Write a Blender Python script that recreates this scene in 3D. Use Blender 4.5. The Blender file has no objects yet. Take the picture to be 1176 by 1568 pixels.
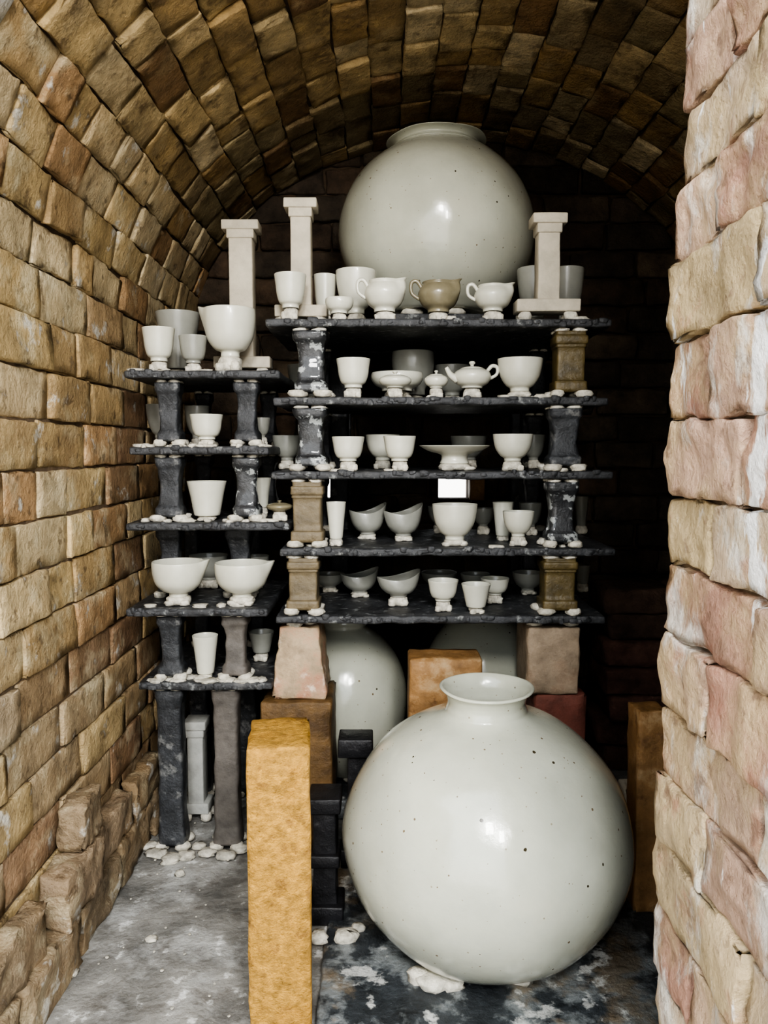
import bpy, math, random
import numpy as np
from mathutils import Vector, Matrix
random.seed(7); rng=np.random.RandomState(5)
scene=bpy.context.scene
CAMH=1.09; F=1180.0; TH=math.atan(94/F); CT,ST=math.cos(TH),math.sin(TH)
def W(px,py,d):
    """survey helper: metric X,Z (floor=0) of a sight line at distance d, plus metres-per-tan scale"""
    b=(784-py)/F; s=d/(CT+b*ST)
    return (px-588)/F*s, CAMH+(-ST+b*CT)*s, s/F
# ------------------------------------------------------------------ noise
T=rng.rand(64,64,64)
def vn(P):
    P=np.asarray(P,float); i=np.floor(P).astype(int); f=P-i; f=f*f*(3-2*f); r=0
    for a in (0,1):
        for b in (0,1):
            for c in (0,1):
                w=(f[:,0] if a else 1-f[:,0])*(f[:,1] if b else 1-f[:,1])*(f[:,2] if c else 1-f[:,2])
                r=r+w*T[(i[:,0]+a)%64,(i[:,1]+b)%64,(i[:,2]+c)%64]
    return r*2-1
def vn3(P): return np.stack([vn(P),vn(P+17.3),vn(P+41.7)],1)
# ------------------------------------------------------------------ materials
def mat(name,base,rough=0.5,attr=False,n_scale=20,n_amt=0.25,bump=0.2,bump_scale=60,specks=None,patch=None,coat=0,spec=0.5,bumpdist=0.004):
    m=bpy.data.materials.new(name); m.use_nodes=True; nt=m.node_tree; N=nt.nodes; L=nt.links
    bs=N['Principled BSDF']; bs.inputs['Roughness'].default_value=rough
    bs.inputs['Specular IOR Level'].default_value=spec
    bs.inputs['Coat Weight'].default_value=coat; bs.inputs['Coat Roughness'].default_value=0.04
    tc=N.new('ShaderNodeTexCoord'); geo=tc.outputs['Object']
    def noise(sc,det=6,rg=0.6,st=None):
        n=N.new('ShaderNodeTexNoise'); n.inputs['Scale'].default_value=sc; n.inputs['Detail'].default_value=det; n.inputs['Roughness'].default_value=rg
        if st:
            mp=N.new('ShaderNodeMapping'); mp.inputs['Scale'].default_value=st; L.new(geo,mp.inputs['Vector']); L.new(mp.outputs[0],n.inputs['Vector'])
        else: L.new(geo,n.inputs['Vector'])
        return n.outputs['Fac']
    def ramp(fac,p0,p1,c0=(0,0,0,1),c1=(1,1,1,1)):
        r=N.new('ShaderNodeValToRGB'); r.color_ramp.elements[0].position=p0; r.color_ramp.elements[1].position=p1
        r.color_ramp.elements[0].color=c0; r.color_ramp.elements[1].color=c1; L.new(fac,r.inputs['Fac']); return r.outputs['Color']
    def mix(fac,a,b,bt='MIX'):
        x=N.new('ShaderNodeMix'); x.data_type='RGBA'; x.blend_type=bt
        if isinstance(fac,float): x.inputs[0].default_value=fac
        else: L.new(fac,x.inputs[0])
        for v,k in ((a,6),(b,7)):
            if isinstance(v,tuple): x.inputs[k].default_value=(*v[:3],1)
            else: L.new(v,x.inputs[k])
        return x.outputs[2]
    if attr:
        a=N.new('ShaderNodeAttribute'); a.attribute_name='Col'; col=a.outputs['Color']
    else: col=tuple(base)
    lo=1-n_amt*1.6; hi=1+n_amt*0.6
    col=mix(1.0,col,ramp(noise(n_scale),0.3,0.72,(lo,lo,lo,1),(hi,hi,hi,1)),'MULTIPLY')
    for pt in (patch or []):
        sc,p0,p1,c,amt=pt[:5]
        f=ramp(noise(sc,8,0.65,pt[5] if len(pt)>5 else None),p0,p1); mm=N.new('ShaderNodeMath'); mm.operation='MULTIPLY'; mm.inputs[1].default_value=amt
        L.new(f,mm.inputs[0]); col=mix(mm.outputs[0],col,tuple(c))
    for (sc,size,c) in (specks or []):
        v=N.new('ShaderNodeTexVoronoi'); v.inputs['Scale'].default_value=sc; v.inputs['Randomness'].default_value=1
        va=N.new('ShaderNodeVectorMath'); va.operation='ADD'; nz=N.new('ShaderNodeTexNoise'); nz.inputs['Scale'].default_value=sc*4; L.new(geo,nz.inputs['Vector'])
        vs=N.new('ShaderNodeVectorMath'); vs.operation='SCALE'; vs.inputs['Scale'].default_value=.12/sc; L.new(nz.outputs['Color'],vs.inputs[0]); L.new(geo,va.inputs[0]); L.new(vs.outputs[0],va.inputs[1]); L.new(va.outputs[0],v.inputs['Vector'])
        sep=N.new('ShaderNodeSeparateColor'); L.new(v.outputs['Color'],sep.inputs[0])
        mu=N.new('ShaderNodeMath'); mu.operation='POWER'; mu.inputs[1].default_value=4; L.new(sep.outputs[0],mu.inputs[0])
        m2=N.new('ShaderNodeMath'); m2.operation='MULTIPLY'; m2.inputs[1].default_value=size; L.new(mu.outputs[0],m2.inputs[0])
        lt=N.new('ShaderNodeMath'); lt.operation='LESS_THAN'; L.new(v.outputs['Distance'],lt.inputs[0]); L.new(m2.outputs[0],lt.inputs[1])
        col=mix(lt.outputs[0],col,tuple(c))
    if isinstance(col,tuple): bs.inputs['Base Color'].default_value=(*col,1)
    else: L.new(col,bs.inputs['Base Color'])
    if bump>0:
        ad=N.new('ShaderNodeMath'); ad.operation='ADD'; L.new(noise(bump_scale,8,0.7),ad.inputs[0]); L.new(noise(bump_scale*0.25,4),ad.inputs[1])
        b=N.new('ShaderNodeBump'); b.inputs['Strength'].default_value=bump; b.inputs['Distance'].default_value=bumpdist
        L.new(ad.outputs[0],b.inputs['Height']); L.new(b.outputs[0],bs.inputs['Normal'])
    return m
M={}
M['brick']=mat('brick_tan',(0,0,0),0.55,attr=True,n_scale=14,n_amt=0.30,bump=1.0,bump_scale=70,bumpdist=0.008,
   patch=[(9,0.52,0.68,(0.84,0.75,0.52),0.5),(4,0.50,0.66,(0.34,0.22,0.11),0.55),(7,0.56,0.68,(0.17,0.115,0.06),0.55),(22,0.56,0.65,(0.11,0.07,0.035),0.7),(11,.60,.66,(.88,.86,.78),.6)])
M['vault']=mat('brick_vault',(0,0,0),0.5,attr=True,n_scale=14,n_amt=0.34,bump=1.0,bump_scale=60,bumpdist=0.009,
   patch=[(8,0.54,0.70,(0.74,0.61,0.37),0.5),(4,0.50,0.66,(0.20,0.125,0.055),0.5),(15,0.55,0.65,(0.10,0.06,0.028),0.65)])
M['pier']=mat('brick_pier',(0,0,0),0.6,attr=True,n_scale=9,n_amt=0.28,bump=1.0,bump_scale=45,bumpdist=0.012,
   patch=[(6,0.44,0.60,(0.56,0.43,0.25),0.7),(9,0.55,0.63,(0.82,0.80,0.75),0.65,(1,1.3,.6)),(11,0.56,0.66,(0.38,0.16,0.11),0.55),(26,0.57,0.65,(0.20,0.12,0.08),0.6),(10,0.61,0.65,(0.90,0.89,0.87),.9,(1,1.5,.4)),(5,.58,.68,(.24,.18,.12),.45)])
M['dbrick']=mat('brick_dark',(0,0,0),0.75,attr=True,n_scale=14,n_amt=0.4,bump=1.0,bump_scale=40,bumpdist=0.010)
M['mortar']=mat('mortar',(0.09,0.06,0.035),0.9,n_scale=30,bump=0.6)
M['mortar_l']=mat('mortar_light',(0.19,0.135,0.085),0.9,n_scale=30,bump=0.8)
M['moon']=mat('glaze_moon_white',(0.50,0.505,0.42),0.11,n_scale=4,n_amt=0.14,bump=0.22,bump_scale=20,coat=0.3,
   patch=[(3,.52,.75,(.55,.52,.42),.5),(7,.55,.72,(.44,.45,.38),.5)],specks=[(26,0.10,(0.06,0.05,0.03)),(50,0.15,(0.18,0.14,0.09)),(90,.17,(.30,.27,.20))])
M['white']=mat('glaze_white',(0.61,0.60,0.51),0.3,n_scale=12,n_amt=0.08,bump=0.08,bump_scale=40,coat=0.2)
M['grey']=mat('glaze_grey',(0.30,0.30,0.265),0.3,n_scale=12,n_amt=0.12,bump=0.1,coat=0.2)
M['olive']=mat('glaze_olive',(0.25,0.22,0.145),0.25,n_scale=12,n_amt=0.2,bump=0.1,coat=0.2)
M['wad']=mat('clay_wad_white',(0.70,0.66,0.56),0.85,n_scale=40,n_amt=0.3,bump=1.0,bump_scale=90)
M['shelf']=mat('shelf_silicon_carbide',(0.06,0.062,0.066),0.42,n_scale=25,n_amt=0.4,bump=0.9,bump_scale=60,
   patch=[(38,0.56,0.66,(0.36,0.37,0.36),0.65),(12,0.58,0.75,(0.18,0.175,0.165),0.5)])
M['mottled']=mat('post_mottled',(0.035,0.037,0.040),0.28,n_scale=30,n_amt=0.3,bump=0.9,bump_scale=50,coat=0.4,
   patch=[(26,0.54,0.58,(0.40,0.42,0.41),0.8)])
M['slate']=mat('post_slate',(0.052,0.055,0.060),0.35,n_scale=25,n_amt=0.4,bump=1.0,bump_scale=50,
   patch=[(22,0.55,0.64,(0.24,0.24,0.23),0.65)])
M['tanpost']=mat('post_tan',(0.19,0.15,0.09),0.5,n_scale=18,n_amt=0.3,bump=0.6,patch=[(16,0.53,0.66,(0.08,0.06,0.03),0.7)])
M['olivepost']=mat('post_olive',(0.14,0.105,0.045),0.35,n_scale=18,n_amt=0.4,bump=0.6,patch=[(16,0.53,0.66,(0.05,0.04,0.025),0.7)])
M['greypost']=mat('post_grey',(0.15,0.135,0.12),0.55,n_scale=18,n_amt=0.3,bump=0.6)
M['pale']=mat('post_pale',(0.50,0.45,0.36),0.7,n_scale=18,n_amt=0.16,bump=0.5)
M['palegrey']=mat('post_palegrey',(0.42,0.42,0.39),0.7,n_scale=18,n_amt=0.2,bump=0.4)
M['yellow']=mat('firebrick_yellow',(0.58,0.325,0.07),0.5,n_scale=60,n_amt=0.32,bump=1.0,bump_scale=150,bumpdist=0.005,
   patch=[(7,0.52,0.75,(0.46,0.21,0.035),0.6),(45,0.57,0.65,(0.24,0.12,0.035),0.55),(5,0.60,0.78,(0.66,0.50,0.24),0.5)])
M['pinkbrick']=mat('firebrick_pink',(0.50,0.38,0.25),0.7,n_scale=20,n_amt=0.3,bump=0.9,patch=[(10,0.47,0.60,(0.38,0.16,0.10),0.7),(12,0.56,0.66,(0.74,0.66,0.55),0.7)])
M['orange']=mat('firebrick_orange',(0.36,0.20,0.08),0.6,n_scale=20,n_amt=0.3,bump=0.8,patch=[(10,0.55,0.65,(0.42,0.31,0.18),0.7),(8,.58,.64,(.12,.055,.025),.7)])
M['buff']=mat('firebrick_buff',(0.35,0.27,0.19),0.7,n_scale=20,n_amt=0.25,bump=0.8,patch=[(9,0.5,0.65,(0.22,0.14,0.09),0.7)])
M['red']=mat('firebrick_red',(0.19,0.065,0.045),0.7,n_scale=20,n_amt=0.3,bump=0.8)
M['brown']=mat('firebrick_brown',(0.17,0.10,0.04),0.55,n_scale=20,n_amt=0.4,bump=0.9,patch=[(9,0.5,0.65,(0.07,0.04,0.02),0.7)])
M['black']=mat('post_black',(0.022,0.022,0.025),0.35,n_scale=20,n_amt=0.4,bump=0.6,patch=[(20,0.62,0.7,(0.12,0.12,0.12),0.6)])
M['slab']=mat('slab_glazed_black',(0.06,0.068,0.075),0.35,n_scale=18,n_amt=0.4,bump=1.0,bump_scale=25,bumpdist=0.008,coat=0.15,
   patch=[(11,0.49,0.58,(0.30,0.32,0.32),0.75),(6,0.56,0.64,(0.26,0.20,0.13),0.7),(15,0.57,0.63,(0.66,0.66,0.63),0.8)])
M['floor']=mat('floor_ash_concrete',(0.32,0.31,0.285),0.85,n_scale=9,n_amt=0.38,bump=0.9,bump_scale=35,bumpdist=0.008,
   patch=[(7,0.50,0.64,(0.52,0.52,0.50),0.7),(18,0.59,0.65,(0.80,0.80,0.78),0.7),(12,0.56,0.70,(0.11,0.095,0.08),0.75)])
# ------------------------------------------------------------------ mesh accumulator
class Acc:
    def __init__(s): s.V=[];s.F=[];s.MI=[];s.C=[];s.mats=[];s.n=0
    def mi(s,k):
        if k not in s.mats: s.mats.append(k)
        return s.mats.index(k)
    def add(s,V,Fc,k,col=(0.5,0.5,0.5)):
        V=np.asarray(V,float); s.V.append(V); i=s.mi(k)
        for f in Fc: s.F.append(tuple(int(a)+s.n for a in f)); s.MI.append(i)
        s.C.append(np.tile(np.array([*col,1.0]),(len(V),1))); s.n+=len(V)
    def obj(s,name,smooth=True,origin=None):
        V=np.concatenate(s.V)
        if origin is None: origin=np.array([(V[:,0].min()+V[:,0].max())/2,(V[:,1].min()+V[:,1].max())/2,V[:,2].min()])
        V=V-origin
        me=bpy.data.meshes.new(name); me.from_pydata(V.tolist(),[],s.F)
        for k in s.mats: me.materials.append(M[k])
        me.polygons.foreach_set('material_index',s.MI)
        me.polygons.foreach_set('use_smooth',[smooth]*len(me.polygons))
        ca=me.color_attributes.new('Col','FLOAT_COLOR','POINT'); ca.data.foreach_set('color',np.concatenate(s.C).astype(np.float32).ravel())
        me.update()
        o=bpy.data.objects.new(name,me); scene.collection.objects.link(o); o.location=origin; return o
_cache={}
def boxtopo(n):
    if n in _cache: return _cache[n]
    nx,ny,nz=n; idx={};pts=[];F=[]
    def g(i,j,k):
        if (i,j,k) not in idx: idx[(i,j,k)]=len(pts); pts.append((i,j,k))
        return idx[(i,j,k)]
    for i in range(nx-1):
        for j in range(ny-1):
            F.append((g(i,j,0),g(i,j+1,0),g(i+1,j+1,0),g(i+1,j,0))); F.append((g(i,j,nz-1),g(i+1,j,nz-1),g(i+1,j+1,nz-1),g(i,j+1,nz-1)))
    for i in range(nx-1):
        for k in range(nz-1):
            F.append((g(i,0,k),g(i+1,0,k),g(i+1,0,k+1),g(i,0,k+1))); F.append((g(i,ny-1,k),g(i,ny-1,k+1),g(i+1,ny-1,k+1),g(i+1,ny-1,k)))
    for j in range(ny-1):
        for k in range(nz-1):
            F.append((g(0,j,k),g(0,j,k+1),g(0,j+1,k+1),g(0,j+1,k))); F.append((g(nx-1,j,k),g(nx-1,j+1,k),g(nx-1,j+1,k+1),g(nx-1,j,k+1)))
    _cache[n]=(np.array(pts),F); return _cache[n]
def coords(h,r,n):
    inner=np.linspace(-(h-r),h-r,n-2) if n>3 else np.array([-(h-r),h-r])
    return np.concatenate([[-h],inner,[h]])
def box(acc,c,size,k,r=0.004,n=(4,4,4),rot=None,amp=0.0,freq=30,col=(0.5,0.5,0.5),taper=None,chip=0.0,face=1.0):
    hx,hy,hz=[v/2 for v in size]; r=min(r,hx*.9,hy*.9,hz*.9)
    n=tuple(max(4,a) for a in n); I,Fc=boxtopo(n)
    X=coords(hx,r,n[0]);Y=coords(hy,r,n[1]);Z=coords(hz,r,n[2])
    P=np.stack([X[I[:,0]],Y[I[:,1]],Z[I[:,2]]],1); H=np.array([hx-r,hy-r,hz-r]); Q=np.clip(P,-H,H); D=P-Q
    L=np.linalg.norm(D,axis=1,keepdims=True); L[L==0]=1; P=Q+D/L*r
    if taper:
        t=(P[:,2]/hz+1)/2; sc=taper[0]+(taper[1]-taper[0])*t; P[:,0]*=sc; P[:,1]*=sc
    if amp>0:
        off=rng.rand(3)*50; am=np.array([1,1,face])*amp; P=P+am*vn3(P*freq+off)+am*0.5*vn3(P*freq*2.7+off)
        if chip>0:
            e=((np.abs(D)>r*.3).sum(1)>=2)[:,None]; q=np.clip(vn(P*freq*1.3+off+9)-.1,0,1)[:,None]; P=P-e*q*chip*np.sign(D)
    if rot is not None: P=P@np.array(rot).T
    acc.add(P+np.array(c),Fc,k,col)
def rotz(a): c,s=math.cos(a),math.sin(a); return [[c,-s,0],[s,c,0],[0,0,1]]
def catmull(p,n=4):
    p=np.array(p,float); out=[]
    for i in range(len(p)-1):
        a=p[max(i-1,0)];b=p[i];c=p[i+1];d=p[min(i+2,len(p)-1)]
        for t in np.linspace(0,1,n,endpoint=False):
            out.append(0.5*((2*b)+(c-a)*t+(2*a-5*b+4*c-d)*t*t+(3*b-a-3*c+d)*t**3))
    out.append(p[-1]); return np.array(out)
def lathe(acc,prof,c,k,seg=40,smoothn=4,amp=0.0,spout=None,col=(.5,.5,.5),boat=None,spw=.26):
    p=catmull(prof,smoothn) if smoothn else np.array(prof,float); p[:,0]=np.maximum(p[:,0],0.0004)
    th=np.linspace(0,2*math.pi,seg,endpoint=False); V=[]
    zmax=p[:,1].max(); R=p[:,0].max()
    for r,z in p:
        for t in th:
            x=r*math.cos(t);y=r*math.sin(t);zz=z
            if spout is not None and r>R*.3:
                dt=(t-spout+math.pi)%(2*math.pi)-math.pi
                w=math.exp(-(dt/0.24)**2)*max(0,(z/zmax-0.45)/0.55)**1.5
                x*=1+spw*w; y*=1+spw*w; zz+=0.06*zmax*w
            if boat is not None:
                h=max(0,z/zmax-.25)/.75; u=x/R
                x*=1+.10*h; y*=1-.25*h; zz+=zmax*h*(.28*u*u+.16*u)
                ca,sa=math.cos(boat),math.sin(boat); x,y=x*ca-y*sa,x*sa+y*ca
            V.append((x,y,zz))
    V=np.array(V)
    if amp: V=V+amp*vn3(V*8+rng.rand(3)*40)
    Fc=[]; m=len(p)
    for i in range(m-1):
        for j in range(seg): Fc.append((i*seg+j,i*seg+(j+1)%seg,(i+1)*seg+(j+1)%seg,(i+1)*seg+j))
    Fc.append(tuple(range(seg-1,-1,-1))); Fc.append(tuple((m-1)*seg+j for j in range(seg)))
    acc.add(V+np.array(c),Fc,k,col)
def tube(acc,pts,rads,k,seg=10):
    pts=catmull(pts,4); n=len(pts); rr=np.interp(np.linspace(0,1,n),np.linspace(0,1,len(rads)),rads); V=[]
    for i in range(n):
        t=Vector(pts[min(i+1,n-1)]-pts[max(i-1,0)]).normalized(); u=t.cross(Vector((0.13,0.97,0.2))).normalized(); w=t.cross(u)
        for j in range(seg):
            a=2*math.pi*j/seg; q=Vector(pts[i])+(u*math.cos(a)+w*math.sin(a))*rr[i]; V.append(tuple(q))
    Fc=[(i*seg+j,i*seg+(j+1)%seg,(i+1)*seg+(j+1)%seg,(i+1)*seg+j) for i in range(n-1) for j in range(seg)]
    Fc.append(tuple(range(seg-1,-1,-1))); Fc.append(tuple((n-1)*seg+j for j in range(seg)))
    acc.add(V,Fc,k)
def blob(acc,c,rad,k='wad',amp=0.28):
    ns,nr=12,7; V=[]
    for i in range(nr):
        ph=-math.pi/2+math.pi*i/(nr-1)
        for j in range(ns):
            a=2*math.pi*j/ns; q=[math.cos(ph)**0.45*math.cos(a) if abs(ph)<1.5 else 0,math.cos(ph)**0.45*math.sin(a) if abs(ph)<1.5 else 0,math.copysign(abs(math.sin(ph))**0.8,math.sin(ph))]
            V.append(q)
    V=np.array(V); V=V+amp*vn3(V*1.9+rng.rand(3)*50)*np.array([1,1,0.25])
    V=V*np.array(rad)
    Fc=[(i*ns+j,i*ns+(j+1)%ns,(i+1)*ns+(j+1)%ns,(i+1)*ns+j) for i in range(nr-1) for j in range(ns)]
    acc.add(V+np.array(c),Fc,k)
# ------------------------------------------------------------------ brick shell
YB=2.95; YF=0.72; CX=0.25; AX=0.97; ZS=1.47; AR=0.76; XL=CX-AX; XR=CX+AX
CH=0.102; BL=0.25
def pick(pal,v=0.14):
    c=np.array(random.choice(pal)); return tuple(np.clip(c*(1+random.uniform(-v,v)),0,1))
TAN=[(0.68,0.51,0.27),(0.60,0.44,0.22),(0.76,0.61,0.38),(0.54,0.38,0.19),(0.70,0.54,0.31),(0.52,0.33,0.17),(0.64,0.51,0.31)]
REDT=[(0.42,0.27,0.15),(0.34,0.21,0.12),(0.48,0.34,0.19)]
DAYLIT=[(0.74,0.75,0.75),(0.68,0.67,0.62),(0.78,0.73,0.62)]  # daylight painted into the colour of bricks near the kiln mouth
LOW=[(0.54,0.41,0.25),(0.50,0.36,0.21),(0.60,0.47,0.31),(0.50,0.33,0.20)]
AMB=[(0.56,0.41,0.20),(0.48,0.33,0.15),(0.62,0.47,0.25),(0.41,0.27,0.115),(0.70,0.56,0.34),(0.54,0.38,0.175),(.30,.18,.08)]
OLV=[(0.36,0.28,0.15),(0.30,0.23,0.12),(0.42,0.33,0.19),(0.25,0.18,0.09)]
PNK=[(0.60,0.42,0.30),(0.62,0.48,0.34),(0.55,0.37,0.27),(0.62,0.48,0.30),(0.68,0.55,0.41),(0.50,0.29,0.21),(0.60,0.46,0.27)]
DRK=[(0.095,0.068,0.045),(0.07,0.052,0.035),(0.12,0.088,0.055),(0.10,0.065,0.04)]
def course(acc,p,t,n,w,y0,y1,k,pal,shift,jit=0.008,amp=0.0035,bl=BL,gap=.004,asd=.010,palf=None,chip=.008,tls=.025):
    R=np.stack([np.array([0,1,0]),np.array(t),np.array(n)],1)
    y=y0-shift*bl
    while y<y1-0.01:
        L=bl*random.choice([1,1,1,0.85,1.15,0.55])
        a=max(y,y0); b=min(y+L,y1)
        if b-a>0.03:
            j=random.uniform(-jit,jit); D=0.06
            c=np.array(p)+np.array(n)*(-D/2+j)+np.array([0,(a+b)/2,0])
            ang=random.gauss(0,asd); ca,sa=math.cos(ang),math.sin(ang); tl=random.gauss(0,tls)
            RR=R@np.array([[ca,-sa,0],[sa,ca,0],[0,0,1]])@np.array([[1,0,0],[0,math.cos(tl),-math.sin(tl)],[0,math.sin(tl),math.cos(tl)]])
            g=gap+random.uniform(-.003,.004)
            box(acc,c,(b-a-g,w-g,D),k,r=0.003,n=(11,7,4),rot=RR,amp=amp,freq=26,col=pick(palf((a+b)/2) if palf else pal),chip=chip,face=.6)
        y+=L
def sheet(acc,pts,y0,y1,k):
    n=len(pts); V=[(x,y0,z) for x,z in pts]+[(x,y1,z) for x,z in pts]
    acc.add(V,[(i,i+1,n+i+1,n+i) for i in range(n-1)],k)
wl=Acc(); nC=int(round(ZS/CH)); w=ZS/nC
for i in range(nC):
    def pf_(y,i=i):
        if y>1.95: return REDT+TAN[3:6]
        if y<1.15 and random.random()<.3: return DAYLIT
        return TAN if i>5 else LOW+TAN[:2]
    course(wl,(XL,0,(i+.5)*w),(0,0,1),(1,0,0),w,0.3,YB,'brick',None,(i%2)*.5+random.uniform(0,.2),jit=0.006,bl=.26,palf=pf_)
box(wl,(XL-.109,(0.3+YB)/2,ZS/2),(0.2,YB-.3,ZS),'mortar_l')
wl.obj('wall_left',origin=np.zeros(3))
wr=Acc()
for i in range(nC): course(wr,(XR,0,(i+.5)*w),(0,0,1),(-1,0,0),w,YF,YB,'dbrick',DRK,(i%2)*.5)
box(wr,(XR+.13,(YF+YB)/2,ZS/2),(0.24,YB-YF,ZS),'mortar'); wr.obj('wall_right',origin=np.zeros(3))
# vault
ce=Acc(); tt=np.linspace(math.pi,0,2001); px_=CX+AX*np.cos(tt); pz_=ZS+AR*np.sin(tt)
S=np.concatenate([[0],np.cumsum(np.hypot(np.diff(px_),np.diff(pz_)))]); nA=int(round(S[-1]/0.098)); w2=S[-1]/nA
for i in range(nA):
    s=(i+.5)*w2; x=np.interp(s,S,px_); z=np.interp(s,S,pz_); x1=np.interp(s+.01,S,px_);z1=np.interp(s+.01,S,pz_);x0=np.interp(s-.01,S,px_);z0=np.interp(s-.01,S,pz_)
    tv=np.array([x1-x0,0,z1-z0]); tv/=np.linalg.norm(tv); nv=np.array([tv[2],0,-tv[0]])
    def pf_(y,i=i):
        if y>2.4 and i>2: return AMB[3:]+OLV  # far vault bricks picked darker: shade put into their colour
        if i<6 and y<1.35 and random.random()<.6: return DAYLIT
        return TAN if i<4 else (TAN[:2]+AMB if i<8 else (AMB if i<nA*.55 else (AMB[1:4]+OLV if i<nA*.68 else OLV)))  # right side turns to dark olive, its shade painted into the palette
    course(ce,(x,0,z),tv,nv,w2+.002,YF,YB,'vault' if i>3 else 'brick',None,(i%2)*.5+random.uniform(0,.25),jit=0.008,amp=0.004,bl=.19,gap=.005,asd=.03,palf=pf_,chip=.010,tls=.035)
off=[]
for q in np.linspace(math.pi,0,60): off.append((CX+(AX+.014)*math.cos(q),ZS+(AR+.014)*math.sin(q)))
sheet(ce,off,YF,YB+.05,'mortar')
off2=[(CX+(AX+.2)*math.cos(q),ZS+(AR+.2)*math.sin(q)) for q in np.linspace(math.pi,0,60)]
sheet(ce,off2,YF,YB+.05,'mortar')
nn=60; V=[(x,YF+.005,z) for x,z in off]+[(x,YF+.005,z) for x,z in off2]
ce.add(V,[(i,i+1,nn+i+1,nn+i) for i in range(nn-1)],'mortar')
ce.obj('ceiling',origin=np.zeros(3))
# back wall with two spy holes
wb=Acc()
def hz(py): return W(588,py,YB)[1]
hx1=(W(672,748,YB)[0],W(718,748,YB)[0]); hx2=(W(497,748,YB)[0],W(521,748,YB)[0]); hzz=(hz(764),hz(733))
def inhole(a,b,z0,z1):
    for h in (hx1,hx2):
        if b>h[0] and a<h[1] and z1>hzz[0]+.004 and z0<hzz[1]-.004: return True
    return False
zz=0;i=0
while zz<ZS+AR:
    x=XL-(i%2)*.11
    while x<XR:
        a=x;b=x+BL*random.choice([1,1,.9,1.1])
        pieces=[(a,b)]
        for h in (hx1,hx2):
            new=[]
            for (p,q) in pieces:
                if inhole(p,q,zz,zz+CH) and q>h[0] and p<h[1]:
                    if h[0]-p>.03:new.append((p,h[0]))
                    if q-h[1]>.03:new.append((h[1],q))
                else:new.append((p,q))
            pieces=new
        for (p,q) in pieces:
            if ZS+AR*math.sqrt(max(0,1-((abs((p+q)/2-CX)-.1)/AX)**2))>zz:
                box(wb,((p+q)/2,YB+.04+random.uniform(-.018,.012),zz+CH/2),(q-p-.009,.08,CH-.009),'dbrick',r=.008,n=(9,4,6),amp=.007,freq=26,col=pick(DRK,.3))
        x=b
    zz+=CH;i+=1
ztop=2.45; xs=[XL-.2,hx2[0],hx2[1],hx1[0],hx1[1],XR+.2]
for (a,b,z0,z1) in [(xs[0],xs[5],-.02,hzz[0]),(xs[0],xs[5],hzz[1],ztop),(xs[0],xs[1],hzz[0],hzz[1]),(xs[2],xs[3],hzz[0],hzz[1]),(xs[4],xs[5],hzz[0],hzz[1])]:
    box(wb,((a+b)/2,YB+.07,(z0+z1)/2),(b-a,.09,z1-z0),'mortar',r=.001)
box(wb,(hx1[1]+.025,YB-.03,(hzz[0]+hzz[1])/2),(.055,.09,hzz[1]-hzz[0]),'orange',r=.004,amp=.003,n=(5,5,5))
wb.obj('wall_back',origin=np.zeros(3))
# front pier (door jamb)
wf=Acc(); PX=.348; PY0,PY1=.46,.945; ph=0.088; i=0; z=0
while z<2.9:
    hh=ph*random.uniform(.9,1.1)
    y=PY1; k=0; first=[.23,.13][i%2]*random.uniform(.85,1.1)
    while y>PY0+.01:
        L=min(first if k==0 else .235*random.choice([1,1,.6]),y-PY0)
        if y-PY0-L<.05: L=y-PY0
        j=random.uniform(-.005,.004); an=random.gauss(0,.018); az=random.gauss(0,.014)
        r1=np.array([[1,0,0],[0,math.cos(an),-math.sin(an)],[0,math.sin(an),math.cos(an)]])@np.array(rotz(az))
        box(wf,(PX+.06+j,y-L/2+(random.uniform(-.010,.008) if k==0 else 0),z+hh/2),(.12,L-.004,hh-.004),'pier',r=.003,n=(8,20,12),amp=.005,freq=26,col=pick(PNK),rot=r1,chip=.014)
        y-=L;k+=1
    x=PX+.12
    while x<1.6:
        L=.24
        for yy in (PY0+.05,PY1-.05):
            box(wf,(x+L/2,yy+random.uniform(-.006,.006),z+hh/2),(L-.006,.10,hh-.006),'pier',r=.009,n=(6,4,4),amp=.004,freq=20,col=pick(PNK))
        x+=L
    z+=hh;i+=1
box(wf,((PX+.014+1.6)/2,(PY0+PY1)/2,1.45),(1.6-PX-.014,PY1-PY0-.03,2.9),'mortar_l',r=.002)
wf.obj('wall_front',origin=np.zeros(3))
# floor
fl=Acc(); nx,ny=120,160; xs=np.linspace(-1.6,2.0,nx); ys=np.linspace(-1.5,3.1,ny)
G=np.array([(x,y,0) for y in ys for x in xs],float); G[:,2]=-.004+.004*vn(G*7)+.0025*vn(G*22); G[:,2]=np.minimum(G[:,2],.001)
fl.add(G,[(j*nx+i,j*nx+i+1,(j+1)*nx+i+1,(j+1)*nx+i) for j in range(ny-1) for i in range(nx-1)],'floor')
fl.obj('floor',origin=np.zeros(3))
# rubble plinth at foot of left wall
rb=Acc()
for (y,z,sx,sy,sz) in [(1.20,.05,.05,.24,.11),(1.45,.05,.06,.25,.12),(1.71,.05,.055,.25,.11),(1.97,.05,.05,.26,.11),(2.22,.05,.05,.22,.11),(1.34,.16,.045,.22,.10),(1.60,.165,.065,.20,.11),(1.84,.155,.045,.24,.10),(1.66,.275,.06,.12,.10),(2.10,.155,.045,.22,.10)]:
    box(rb,(XL+.014+sx/2,y,z+.0),(sx,sy,sz),'brick',r=.006,n=(7,14,9),amp=.009,freq=24,col=pick([(0.36,0.27,0.17),(0.28,0.21,0.13),(0.42,0.31,0.20)]),chip=.018)
rb.obj('rubble_bricks')
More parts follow.
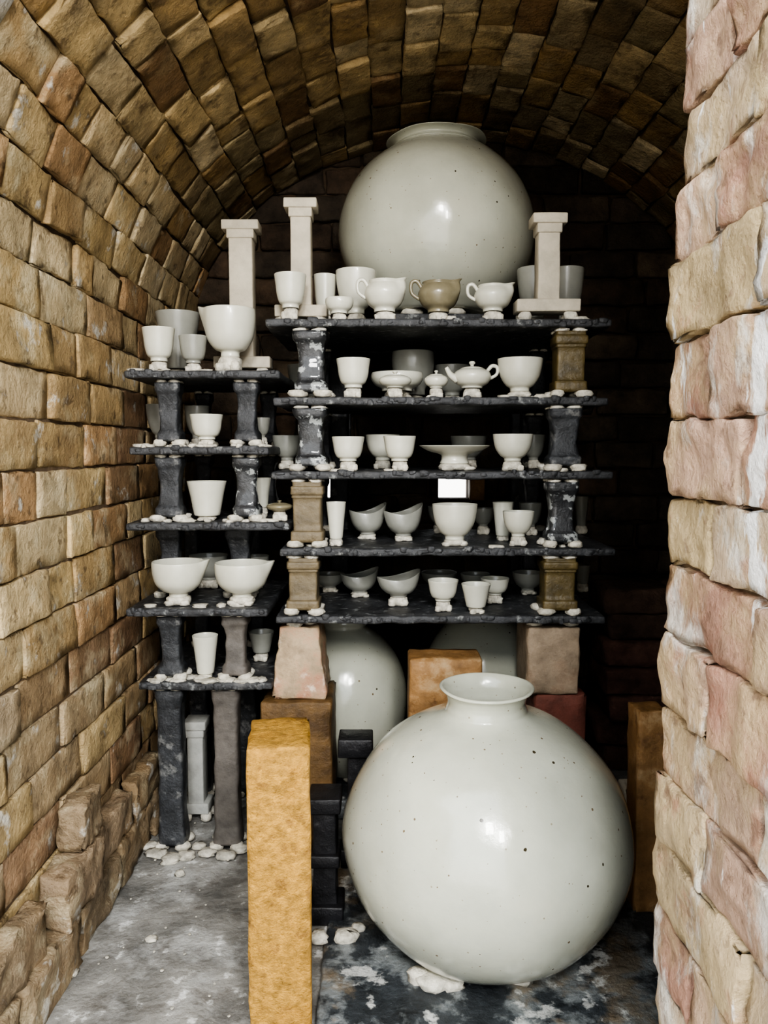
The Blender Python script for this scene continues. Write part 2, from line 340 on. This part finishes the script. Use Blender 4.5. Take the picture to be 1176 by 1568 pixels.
# ------------------------------------------------------------------ shelves
SH={}
def shelf(key,x0,x1,py,d0=2.0,d1=2.5,white=0,nm='kiln_shelf'):
    X0,Z,s=W(x0,py,d0); X1,_,_=W(x1,py,d0); a=Acc(); th=.020
    nxx=int((X1-X0)/.02); 
    box(a,((X0+X1)/2,(d0+d1)/2,Z-th/2),(X1-X0,d1-d0,th),'shelf',r=.005,n=(nxx,18,4),amp=.0022,freq=30)
    for _ in range(int((X1-X0)/.022)):
        blob(a,(random.uniform(X0+.01,X1-.01),d0+.002,Z-.006+random.uniform(-.008,.004)),(random.uniform(.006,.014),.005,random.uniform(.004,.009)),'shelf')
    for _ in range(white):
        x=random.uniform(X0+.015,X1-.015); blob(a,(x,d0+random.uniform(.012,.05),Z+.002),(random.uniform(.010,.024),random.uniform(.010,.018),random.uniform(.003,.008)),amp=.4)
    SH[key]=(Z,X0,X1,d0,d1,th); return a.obj(nm)
shelf('S1',405,938,488,white=2); shelf('S2',417,932,608,white=4); shelf('S3',415,940,722,white=6); shelf('S4',428,943,840,white=3); shelf('S5',422,928,944,white=0)
shelf('L1',190,428,567,white=4); shelf('L2',197,412,684,white=16); shelf('L3',192,443,801,white=14); shelf('L4',193,410,933,1.98,2.46,white=4); shelf('L5',211,416,1046,2.0,2.45,white=24)
zt=SH['S1'][0]
rs=Acc(); box(rs,(.17,2.70,zt-.010),(.80,.36,.020),'shelf',r=.004,n=(20,10,4),amp=.002)
for xx in (-.15,.49):
    for yy in (2.60,2.82): box(rs,(xx,yy,(zt-.02)/2),(.06,.06,zt-.02),'slate',r=.006,n=(4,4,14),amp=.002)
rs.obj('rear_kiln_shelf')
# ------------------------------------------------------------------ posts
def post(x,y,z0,z1,w,k,style='bone',wads=True,nm='kiln_post',wd=None):
    a=Acc(); g=.015 if wads else 0; b0=z0+g; b1=z1-(.008 if wads else 0); H=b1-b0; wd=wd or w*0.95
    if style=='bone': segs=[(0,1),(.13,.98),(.20,.80),(.42,.72),(.62,.72),(.80,.82),(.87,.98),(1,1)]
    elif style=='box': segs=[(0,1),(.17,1.0),(.19,.86),(.50,.86),(.72,.86),(.74,.92),(.78,.92),(.80,1.0),(.92,1.0),(.94,.9),(1,.9)]
    elif style=='straight': segs=[(0,1),(.06,.95),(.12,.86),(.5,.85),(.88,.86),(.94,.98),(1,1)]
    n=24; V=[];m=0; zs=[];ws=[]
    for i in range(len(segs)-1):
        c=3 if H<.3 else 5
        for t in np.linspace(0,1,c,endpoint=False): zs.append(segs[i][0]*(1-t)+segs[i+1][0]*t); ws.append(segs[i][1]*(1-t)+segs[i+1][1]*t)
    zs.append(1);ws.append(1 if style!='box' else .9)
    ex=.35 if style!='box' else .18
    for z,s in zip(zs,ws):
        for j in range(n):
            q=2*math.pi*(j+.5)/n; cx=math.copysign(abs(math.cos(q))**ex,math.cos(q)); cy=math.copysign(abs(math.sin(q))**ex,math.sin(q))
            V.append((cx*w/2*s,cy*wd/2*s,b0+z*H))
    V=np.array(V); o=rng.rand(3)*40; V=V+(.004 if style!='box' else .0015)*vn3(V*38+o)*np.array([1,1,.2]); V[:,0]+=x; V[:,1]+=y; m=len(zs)
    Fc=[(i*n+j,i*n+(j+1)%n,(i+1)*n+(j+1)%n,(i+1)*n+j) for i in range(m-1) for j in range(n)]
    Fc.append(tuple(range(n-1,-1,-1))); Fc.append(tuple((m-1)*n+j for j in range(n)))
    a.add(V,Fc,k)
    if wads:
        for sx in (-1,1):
            for sy in (-1,1):
                blob(a,(x+sx*w*random.uniform(.34,.42),y+sy*wd*.36,z0+.010),(w*random.uniform(.22,.29),w*.25,.010))
                blob(a,(x+sx*w*.26,y+sy*wd*.30,z1-.005),(w*.22,w*.2,.0050))
    return a.obj(nm)
def P2(lo,hi,xc,wpx,d,k,style='bone',rear=True,rk='slate'):
    z0=SH[lo][0]; z1=SH[hi][0]-SH[hi][5]
    s2=W(xc,690-(((z0+z1)/2-CAMH)/d)*F,d); X=s2[0]; w=wpx*s2[2]
    post(X,d,z0,z1,w,k,style)
    if rear: post(X,SH[lo][4]-.05,z0,z1,.055,rk,'bone')
P2('S2','S1',477,54,2.05,'mottled'); P2('S2','S1',870,50,2.05,'olivepost','box')
P2('S3','S2',477,52,2.05,'mottled'); P2('S3','S2',862,52,2.05,'slate')
P2('S4','S3',472,50,2.05,'tanpost','box'); P2('S4','S3',858,50,2.05,'mottled')
P2('S5','S4',466,50,2.05,'tanpost','box'); P2('S5','S4',853,54,2.05,'olivepost','box')
P2('L2','L1',261,38,2.06,'slate'); P2('L2','L1',379,38,2.06,'slate')
P2('L3','L2',262,42,2.06,'slate'); P2('L3','L2',379,42,2.06,'mottled')
P2('L4','L3',262,38,2.16,'slate'); P2('L4','L3',368,40,2.16,'slate')
P2('L5','L4',264,40,2.05,'slate'); P2('L5','L4',362,40,2.05,'greypost')
zL=SH['L5'][0]-SH['L5'][5]
for xc,k in ((265,'slate'),(349,'greypost')):
    X=W(xc,1180,2.06)[0]; post(X,2.06,0,zL,.078,k,'straight'); post(X,2.38,0,zL,.07,'slate','straight')
# ------------------------------------------------------------------ I-shaped pale props
def iprop(xc,d,z0,py_top,wcap,wsh,wbase,hcap=.026,nm='plate_prop',k='pale',dep=.07):
    X,zt_,s=W(xc,py_top,d); a=Acc(); b=z0+.024
    wc,ws,wb_=wcap*s,wsh*s,wbase*s
    box(a,(X,d,zt_-hcap/2),(wc,dep,hcap),k,r=.003,n=(5,4,4),amp=.001)
    box(a,(X,d,zt_-hcap-.010),(ws*1.15,dep*.9,.026),k,r=.003)
    box(a,(X,d,(b+zt_-hcap)/2),(ws,dep*.8,zt_-hcap-b),k,r=.003,n=(4,4,8),amp=.001)
    box(a,(X,d,b+.016),(wb_,dep,.032),k,r=.003,n=(6,4,4),amp=.001)
    for sx in (-1,1): 
        for sy in (-1,1): blob(a,(X+sx*wb_*.36,d+sy*dep*.3,z0+.0125),(.018,.014,.0135))
    a.obj(nm)
iprop(370,2.20,SH['L1'][0],341,56,36,86); iprop(461,2.14,SH['S1'][0],308,50,31,80); iprop(839,2.06,SH['S1'][0],331,52,33,97)
iprop(301,2.22,0,1100,34,24,40,k='palegrey')
# ------------------------------------------------------------------ vessels
PR={'bowl':[(0,.07),(.30,.07),(.33,0),(.42,0),(.44,.10),(.62,.19),(.84,.42),(.95,.70),(1.0,.98),(.975,1.0),(.94,.97),(.89,.70),(.76,.45),(.5,.26),(0,.2)],
'cup':[(0,.06),(.38,.06),(.42,0),(.52,0),(.53,.09),(.72,.18),(.86,.42),(.93,.72),(1.0,.98),(.97,1.0),(.93,.97),(.86,.70),(.78,.42),(.6,.24),(0,.2)],
'tumbler':[(0,.02),(.5,.02),(.58,0),(.64,.03),(.72,.25),(.83,.6),(.97,.97),(.96,1.0),(.90,.97),(.77,.6),(.66,.25),(.5,.1),(0,.08)],
'plate':[(0,.10),(.30,.10),(.34,0),(.42,0),(.38,.25),(.42,.50),(.75,.68),(1.0,.95),(.99,1.0),(.94,.97),(.7,.80),(.4,.72),(0,.70)],
'creamer':[(0,.06),(.40,.06),(.44,0),(.52,0),(.54,.10),(.80,.24),(.98,.50),(.98,.68),(.86,.84),(.78,.92),(.80,1.0),(.76,1.0),(.73,.92),(.80,.82),(.90,.66),(.86,.44),(.62,.24),(0,.2)],
'jug':[(0,.05),(.26,.05),(.28,0),(.36,0),(.37,.10),(.60,.16),(.86,.36),(.97,.62),(1.0,.85),(.99,1.0),(.96,1.0),(.95,.85),(.92,.62),(.8,.40),(.55,.22),(0,.2)],
'flat':[(0,.06),(.45,.06),(.5,0),(.58,0),(.6,.15),(.85,.35),(1.0,.7),(.98,1.0),(.93,1.0),(.92,.7),(.78,.42),(.5,.28),(0,.25)],
'pot':[(0,.06),(.42,.06),(.45,0),(.55,0),(.58,.08),(.84,.22),(1.0,.50),(.92,.75),(.66,.90),(.60,.92),(.58,.95),(.40,1.0),(.12,1.04),(.10,1.10),(.17,1.18),(.13,1.26),(0,1.28)]}
def vessel(kind,x0,x1,pyt,lev,d,k='white',nm=None,handle=None,spout=None,tubespout=None,g=.027,boat=None):
    z0=SH[lev][0]; X,Z,s=W((x0+x1)/2,pyt,d); R=(x1-x0)/2*s; top=1.28 if kind=='pot' else 1.0
    H=(Z-z0-g)/top
    if boat is not None: H/=1.25
    if H<.02: H=.02
    a=Acc(); lathe(a,[(r*R,z*H) for r,z in PR[kind]],(X,d,z0+g),k,seg=48,spout=spout,boat=boat,spw=.5 if kind=='creamer' else .26)
    hw=g/2
    blob(a,(X,d,z0+hw+.001),(max(.018,R*.48),max(.018,R*.46),hw+.001),amp=.12)
    for q in (-.7,-2.4,1.4):
        qq=q+random.uniform(-.3,.3); h2=hw*random.uniform(.55,.8); blob(a,(X+R*.42*math.cos(qq),d+R*.40*math.sin(qq),z0+h2),(max(.009,R*.20),max(.009,R*.18),h2))
    b=z0+g
    if handle is not None:
        sg=handle; r=.0048
        tube(a,[(X+sg*R*.80,d,b+H*.80),(X+sg*R*1.05,d,b+H*1.05),(X+sg*R*1.32,d,b+H*.98),(X+sg*R*1.30,d,b+H*.65),(X+sg*R*.92,d,b+H*.45)],[r,r*1.1,r,r*.9,r],k)
    if tubespout is not None:
        sg=tubespout; tube(a,[(X+sg*R*.8,d-.01,b+H*.4),(X+sg*R*1.15,d-.015,b+H*.6),(X+sg*R*1.4,d-.02,b+H*.95)],[.012,.008,.005],k)
    a.obj(nm or {'bowl':'bowl','cup':'tea_cup','tumbler':'tumbler','plate':'footed_plate','creamer':'creamer','jug':'spouted_bowl','flat':'shallow_dish','pot':'teapot'}[kind])
v=vessel
v('cup',420,469,421,'S1',2.05,g=.035); v('cup',480,515,422,'S1',2.24,g=.05); v('bowl',514,576,416,'S1',2.22,g=.05)
v('flat',498,541,458,'S1',2.045,nm='shallow_dish',g=.02); v('creamer',558,620,431,'S1',2.06,handle=-1,spout=-.4)
v('creamer',640,703,433,'S1',2.07,'olive',handle=-1,spout=-.4); v('creamer',726,784,438,'S1',2.055,handle=-1,spout=-.4)
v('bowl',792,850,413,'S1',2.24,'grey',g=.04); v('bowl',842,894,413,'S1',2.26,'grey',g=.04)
v('cup',515,567,550,'S2',2.045); v('flat',568,648,572,'S2',2.16); v('pot',580,630,568,'S2',2.045,nm='lidded_box'); v('pot',650,686,567,'S2',2.05,nm='lidded_box')
v('pot',694,752,553,'S2',2.055,handle=1,tubespout=-1,nm='teapot'); v('bowl',762,831,550,'S2',2.055,g=.018); v('flat',600,665,541,'S2',2.30,'grey')
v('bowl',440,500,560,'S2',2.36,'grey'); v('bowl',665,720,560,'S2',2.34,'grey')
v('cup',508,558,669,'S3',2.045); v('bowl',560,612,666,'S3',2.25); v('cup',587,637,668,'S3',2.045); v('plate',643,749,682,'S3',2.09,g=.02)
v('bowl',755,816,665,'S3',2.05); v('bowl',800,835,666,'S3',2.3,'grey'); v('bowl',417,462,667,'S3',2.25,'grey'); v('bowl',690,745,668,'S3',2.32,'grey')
v('tumbler',499,530,769,'S4',2.06,g=.02); v('bowl',536,590,776,'S4',2.22,'grey',g=.015,boat=.35,nm='boat_shaped_bowl'); v('bowl',589,646,777,'S4',2.18,'grey',g=.015,boat=.35,nm='boat_shaped_bowl'); v('bowl',662,731,772,'S4',2.06,g=.018)
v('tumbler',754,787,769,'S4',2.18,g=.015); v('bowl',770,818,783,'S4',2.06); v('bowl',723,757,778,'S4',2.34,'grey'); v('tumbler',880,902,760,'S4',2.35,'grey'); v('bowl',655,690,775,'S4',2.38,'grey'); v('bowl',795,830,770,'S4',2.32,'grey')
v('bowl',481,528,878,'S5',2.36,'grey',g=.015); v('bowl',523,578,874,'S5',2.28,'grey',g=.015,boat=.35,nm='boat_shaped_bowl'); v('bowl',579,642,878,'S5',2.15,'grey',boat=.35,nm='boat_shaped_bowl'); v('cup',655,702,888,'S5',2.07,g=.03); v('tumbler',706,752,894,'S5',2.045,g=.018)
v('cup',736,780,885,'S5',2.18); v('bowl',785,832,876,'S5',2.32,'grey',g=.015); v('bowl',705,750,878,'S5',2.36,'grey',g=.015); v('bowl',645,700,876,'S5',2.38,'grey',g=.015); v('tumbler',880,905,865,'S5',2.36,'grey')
v('cup',218,267,503,'L1',2.05,g=.028); v('tumbler',238,306,480,'L1',2.24,'grey'); v('cup',274,317,515,'L1',2.06,'grey',g=.024); v('jug',312,391,475,'L1',2.07,nm='spouted_bowl',spout=math.pi,g=.042)
v('cup',291,341,635,'L2',2.05,g=.02); v('bowl',224,268,620,'L2',2.3,'grey'); v('bowl',283,320,622,'L2',2.3,'grey'); v('bowl',385,414,640,'L2',2.2,'grey')
v('tumbler',286,347,737,'L3',2.08,g=.014); v('tumbler',385,415,732,'L3',2.2); v('pot',408,448,766,'L3',2.06,'olive',nm='lidded_box')
v('jug',233,312,860,'L4',2.045,nm='spouted_bowl',spout=0.0,g=.024); v('jug',329,411,862,'L4',2.045,nm='spouted_bowl',spout=0.0,g=.024); v('bowl',290,350,850,'L4',2.3,'grey'); v('bowl',370,412,851,'L4',2.3,'grey')
v('tumbler',294,334,973,'L5',2.05,g=.014); v('tumbler',380,420,967,'L5',2.22,'grey')
# ------------------------------------------------------------------ moon jars
def jar(x,y,z0,R,H,rn,neck,k='moon',wads=True,low=-58,hi=70,foot=.42):
    a=Acc(); g=.02 if wads else 0; Hb=H-g-neck; lo,hi_=math.radians(low),math.radians(hi)
    c=Hb/(math.sin(hi_)-math.sin(lo)); zc=-c*math.sin(lo); prof=[(0,.012),(R*foot*.8,.012),(R*foot*.86,0),(R*foot,0)]
    for q in np.linspace(lo,hi_,26): prof.append((R*math.cos(q)**.97 if q>0 else R*math.cos(q),zc+c*math.sin(q)))
    zb=zc+c*math.sin(hi_)
    prof=[p for p in prof if not(p[1]>.0 and p[0]<R*foot*1.0 and p[1]<.02 and p[0]>R*foot*.9)]
    prof+=[(rn*.90,zb+neck*.16),(rn*.86,zb+neck*.28),(rn*.83,zb+neck*.5),(rn*.90,zb+neck*.80),(rn,zb+neck*.92),(rn*1.0,zb+neck*.98),(rn*.95,zb+neck),(rn*.88,zb+neck*.90),(rn*.80,zb+neck*.7),(rn*.76,zb+neck*.4),(rn*.82,zb-.01),(R*.62,zb-.07),(R*.93,zc),(R*.5,zc*.4),(0,.05)]
    lathe(a,prof,(x,y,z0+g),k,seg=96,smoothn=3,amp=.005)
    if wads:
        for q in np.linspace(0,2*math.pi,7)[:-1]+.9: blob(a,(x+R*foot*math.cos(q),y+R*foot*math.sin(q),z0+.011),(.036,.030,.012))
    return a.obj('moon_jar')
X,_,s=W(743,1275,1.62); jar(X,1.62,.010,.310,.576,.101,.064)
X,_,s=W(668,322,2.48); 
rz=Acc(); box(rz,(X,2.48,zt+.045),(.34,.30,.05),'shelf',r=.004,n=(8,8,4),amp=.002)
for sx in(-1,1):
    for sy in(-1,1): blob(rz,(X+sx*.12,2.48+sy*.1,zt+.0105),(.03,.03,.0115))
rz.obj('jar_support_slab')
jar(X,2.48,zt+.07,.305,.548,.155,.024,hi=65)
pf=Acc(); box(pf,(.08,2.45,.03),(.82,.5,.06),'slab',r=.006,n=(20,12,4),amp=.003); pf.obj('kiln_floor_slab')
X=W(526,1080,2.42)[0]; jar(X,2.42,.06,.205,.52,.08,.05)
X=W(737,1080,2.46)[0]; jar(X,2.46,.06,.20,.55,.08,.05)
# ------------------------------------------------------------------ bricks under the shelf stack
zb=SH['S5'][0]-SH['S5'][5]
def blk(nm,x0,x1,pym,d0,d1,k,z0,z1,ry=0,taper=None,r=.006,amp=.003,chip=.008):
    X0=W(x0,pym,d0)[0]; X1=W(x1,pym,d0)[0]
    a=Acc(); box(a,((X0+X1)/2,(d0+d1)/2,(z1+z0)/2),(X1-X0,d1-d0,z1-z0),k,r=r,n=(9,10,16),amp=amp,freq=25,rot=rotz(ry),taper=taper,chip=chip); a.obj(nm)
def wadsat(nm,pts,z,sc=1):
    a=Acc()
    for (x,y) in pts: blob(a,(x,y,z+.009),(.022*sc,.02*sc,.0095))
    a.obj(nm)
t=W(0,1068,2.03)[1]
blk('fire_brick',400,508,1150,1.99,2.19,'brown',0,t)
blk('fire_brick',418,496,1010,2.02,2.18,'pinkbrick',t,zb-.018,taper=(1.08,.78),amp=.006,chip=.014)
t2=W(0,1062,2.04)[1]
blk('fire_brick',820,898,1080,2.03,2.22,'red',0,t2); blk('fire_brick',808,888,1010,2.03,2.21,'buff',t2,zb-.018)
wadsat('clay_wads',[(W(452,965,2.05)[0],2.05),(W(474,965,2.05)[0],2.08),(W(820,962,2.05)[0],2.06),(W(875,962,2.05)[0],2.06)],zb-.018)
t3=W(0,1008,2.0)[1]
blk('fire_brick',626,738,1050,1.99,2.10,'orange',0,t3)
blk('tall_fire_brick',373,469,1350,1.33,1.49,'yellow',0,W(0,1146,1.33)[1],ry=.10,r=.005,amp=.0022,chip=.006)
bk=Acc()
X=W(499,1320,1.74)[0]; zt1=W(0,1222,1.70)[1]
box(bk,(X,1.74,zt1/2),(.055,.07,zt1),'black',r=.004,n=(4,4,10),amp=.002)
box(bk,(X,1.735,zt1-.018),(.075,.09,.036),'black',r=.004,amp=.001); box(bk,(X,1.735,.022),(.085,.09,.044),'black',r=.004,amp=.001); box(bk,(X,1.735,zt1*.5),(.07,.085,.03),'black',r=.004,amp=.001)
bk.obj('black_kiln_post')
bk=Acc(); X=W(548,1200,1.98)[0]; zt1=W(0,1132,1.94)[1]
box(bk,(X,1.98,zt1/2),(.05,.06,zt1),'black',r=.004,n=(4,4,10),amp=.002); box(bk,(X-.005,1.975,zt1-.025),(.09,.08,.05),'black',r=.004,amp=.001); box(bk,(X,1.975,.025),(.09,.08,.05),'black',r=.004,amp=.001)
bk.obj('black_kiln_post')
blk('brown_plank',974,1018,1280,1.72,1.80,'orange',0,W(0,1090,1.72)[1],r=.004)
blk('pale_prop',955,992,1320,1.98,2.05,'pale',0,W(0,1210,1.98)[1],r=.004)
st=Acc()
z=0
while z<W(0,900,2.6)[1]-.03:
    for xx in (.86,1.09):
        box(st,(xx+random.uniform(-.03,.02),2.66+random.uniform(-.03,.02),z+.045),(.23,.22,.088),'dbrick',r=.012,n=(8,8,6),amp=.009,freq=18,col=pick([(.20,.10,.07),(.15,.09,.06)]))
    z+=.09
st.obj('brick_stack')
sb=Acc(); box(sb,(.25,1.58,.003),(.76,.66,.022),'slab',r=.006,n=(30,26,4),amp=.004,freq=18); sb.obj('glazed_base_slab')
fw=Acc()
def fwad(px,py,r=.028,h=.008,zb_=0.0):
    b=(784-py)/F; dz=-ST+b*CT; dy=CT+b*ST; s=(CAMH-zb_)/-dz; blob(fw,((px-588)/F*s,dy*s,zb_+h*.7),(r,r*.8,h),amp=.4)
for p in [(228,1298),(240,1310,.030),(262,1318,.028),(285,1312,.026),(305,1298,.02),(318,1308,.024),(345,1312,.026),(370,1302,.026),(275,1340,.012),(232,1440,.015,.004),(105,1490,.022,.003)]: fwad(*p)
for p in [(488,1440,.02,.012,.014),(530,1438,.028,.012,.014),(548,1425,.015,.010,.014)]: fwad(*p)
b_=W(665,1510,1.44); 
for (dx,dy,r,h) in [(0,0,.036,.014),(.035,-.005,.026,.011),(-.028,.01,.022,.016)]: blob(fw,(b_[0]+dx,1.475+dy,.014+h*.8),(r,r*.8,h),amp=.3)
for _ in range(50):
    x=random.uniform(-.62,-.2); y=random.uniform(1.35,2.2); r=random.uniform(.0015,.004); blob(fw,(x,y,r*.3),(r,r,r*.5))
fw.obj('floor_clay_wads')
# ------------------------------------------------------------------ light
w_=bpy.data.worlds.new('World'); scene.world=w_; w_.use_nodes=True; nt=w_.node_tree; bg=nt.nodes['Background']
tc=nt.nodes.new('ShaderNodeTexCoord'); sp=nt.nodes.new('ShaderNodeSeparateXYZ'); nt.links.new(tc.outputs['Generated'],sp.inputs[0])
rp=nt.nodes.new('ShaderNodeValToRGB'); rp.color_ramp.elements[0].position=.0; rp.color_ramp.elements[0].color=(.80,.78,.74,1); rp.color_ramp.elements[1].position=.25; rp.color_ramp.elements[1].color=(.86,.93,1.0,1)
nt.links.new(sp.outputs[2],rp.inputs[0]); nt.links.new(rp.outputs[0],bg.inputs[0]); bg.inputs[1].default_value=2.9
def area(nm,loc,tgt,sx,sy,e,col=(1,1,1)):
    l=bpy.data.lights.new(nm,'AREA'); l.shape='RECTANGLE'; l.size=sx; l.size_y=sy; l.energy=e; l.color=col
    o=bpy.data.objects.new(nm,l); scene.collection.objects.link(o); o.location=loc
    o.rotation_euler=(Vector(tgt)-Vector(loc)).to_track_quat('-Z','Y').to_euler()
area('yard_light_a',(-.1,-1.3,2.65),(0.1,2,.8),.36,.5,42,(1,.98,.95)); area('yard_light_b',(.55,-1.3,2.2),(0.0,2,.8),.36,.5,42,(1,.98,.95))
# ------------------------------------------------------------------ camera
cd=bpy.data.cameras.new('camera'); cam=bpy.data.objects.new('camera',cd); scene.collection.objects.link(cam)
cam.location=(0,0,CAMH); cam.rotation_euler=(math.pi/2-TH,0,0); cd.sensor_fit='VERTICAL'; cd.sensor_height=36; cd.lens=F/1568*36; cd.clip_start=.02
scene.camera=cam
try:
    scene.view_settings.view_transform='AgX'; scene.view_settings.look='AgX - High Contrast'; scene.view_settings.exposure=0.55
except Exception as e: print(e)
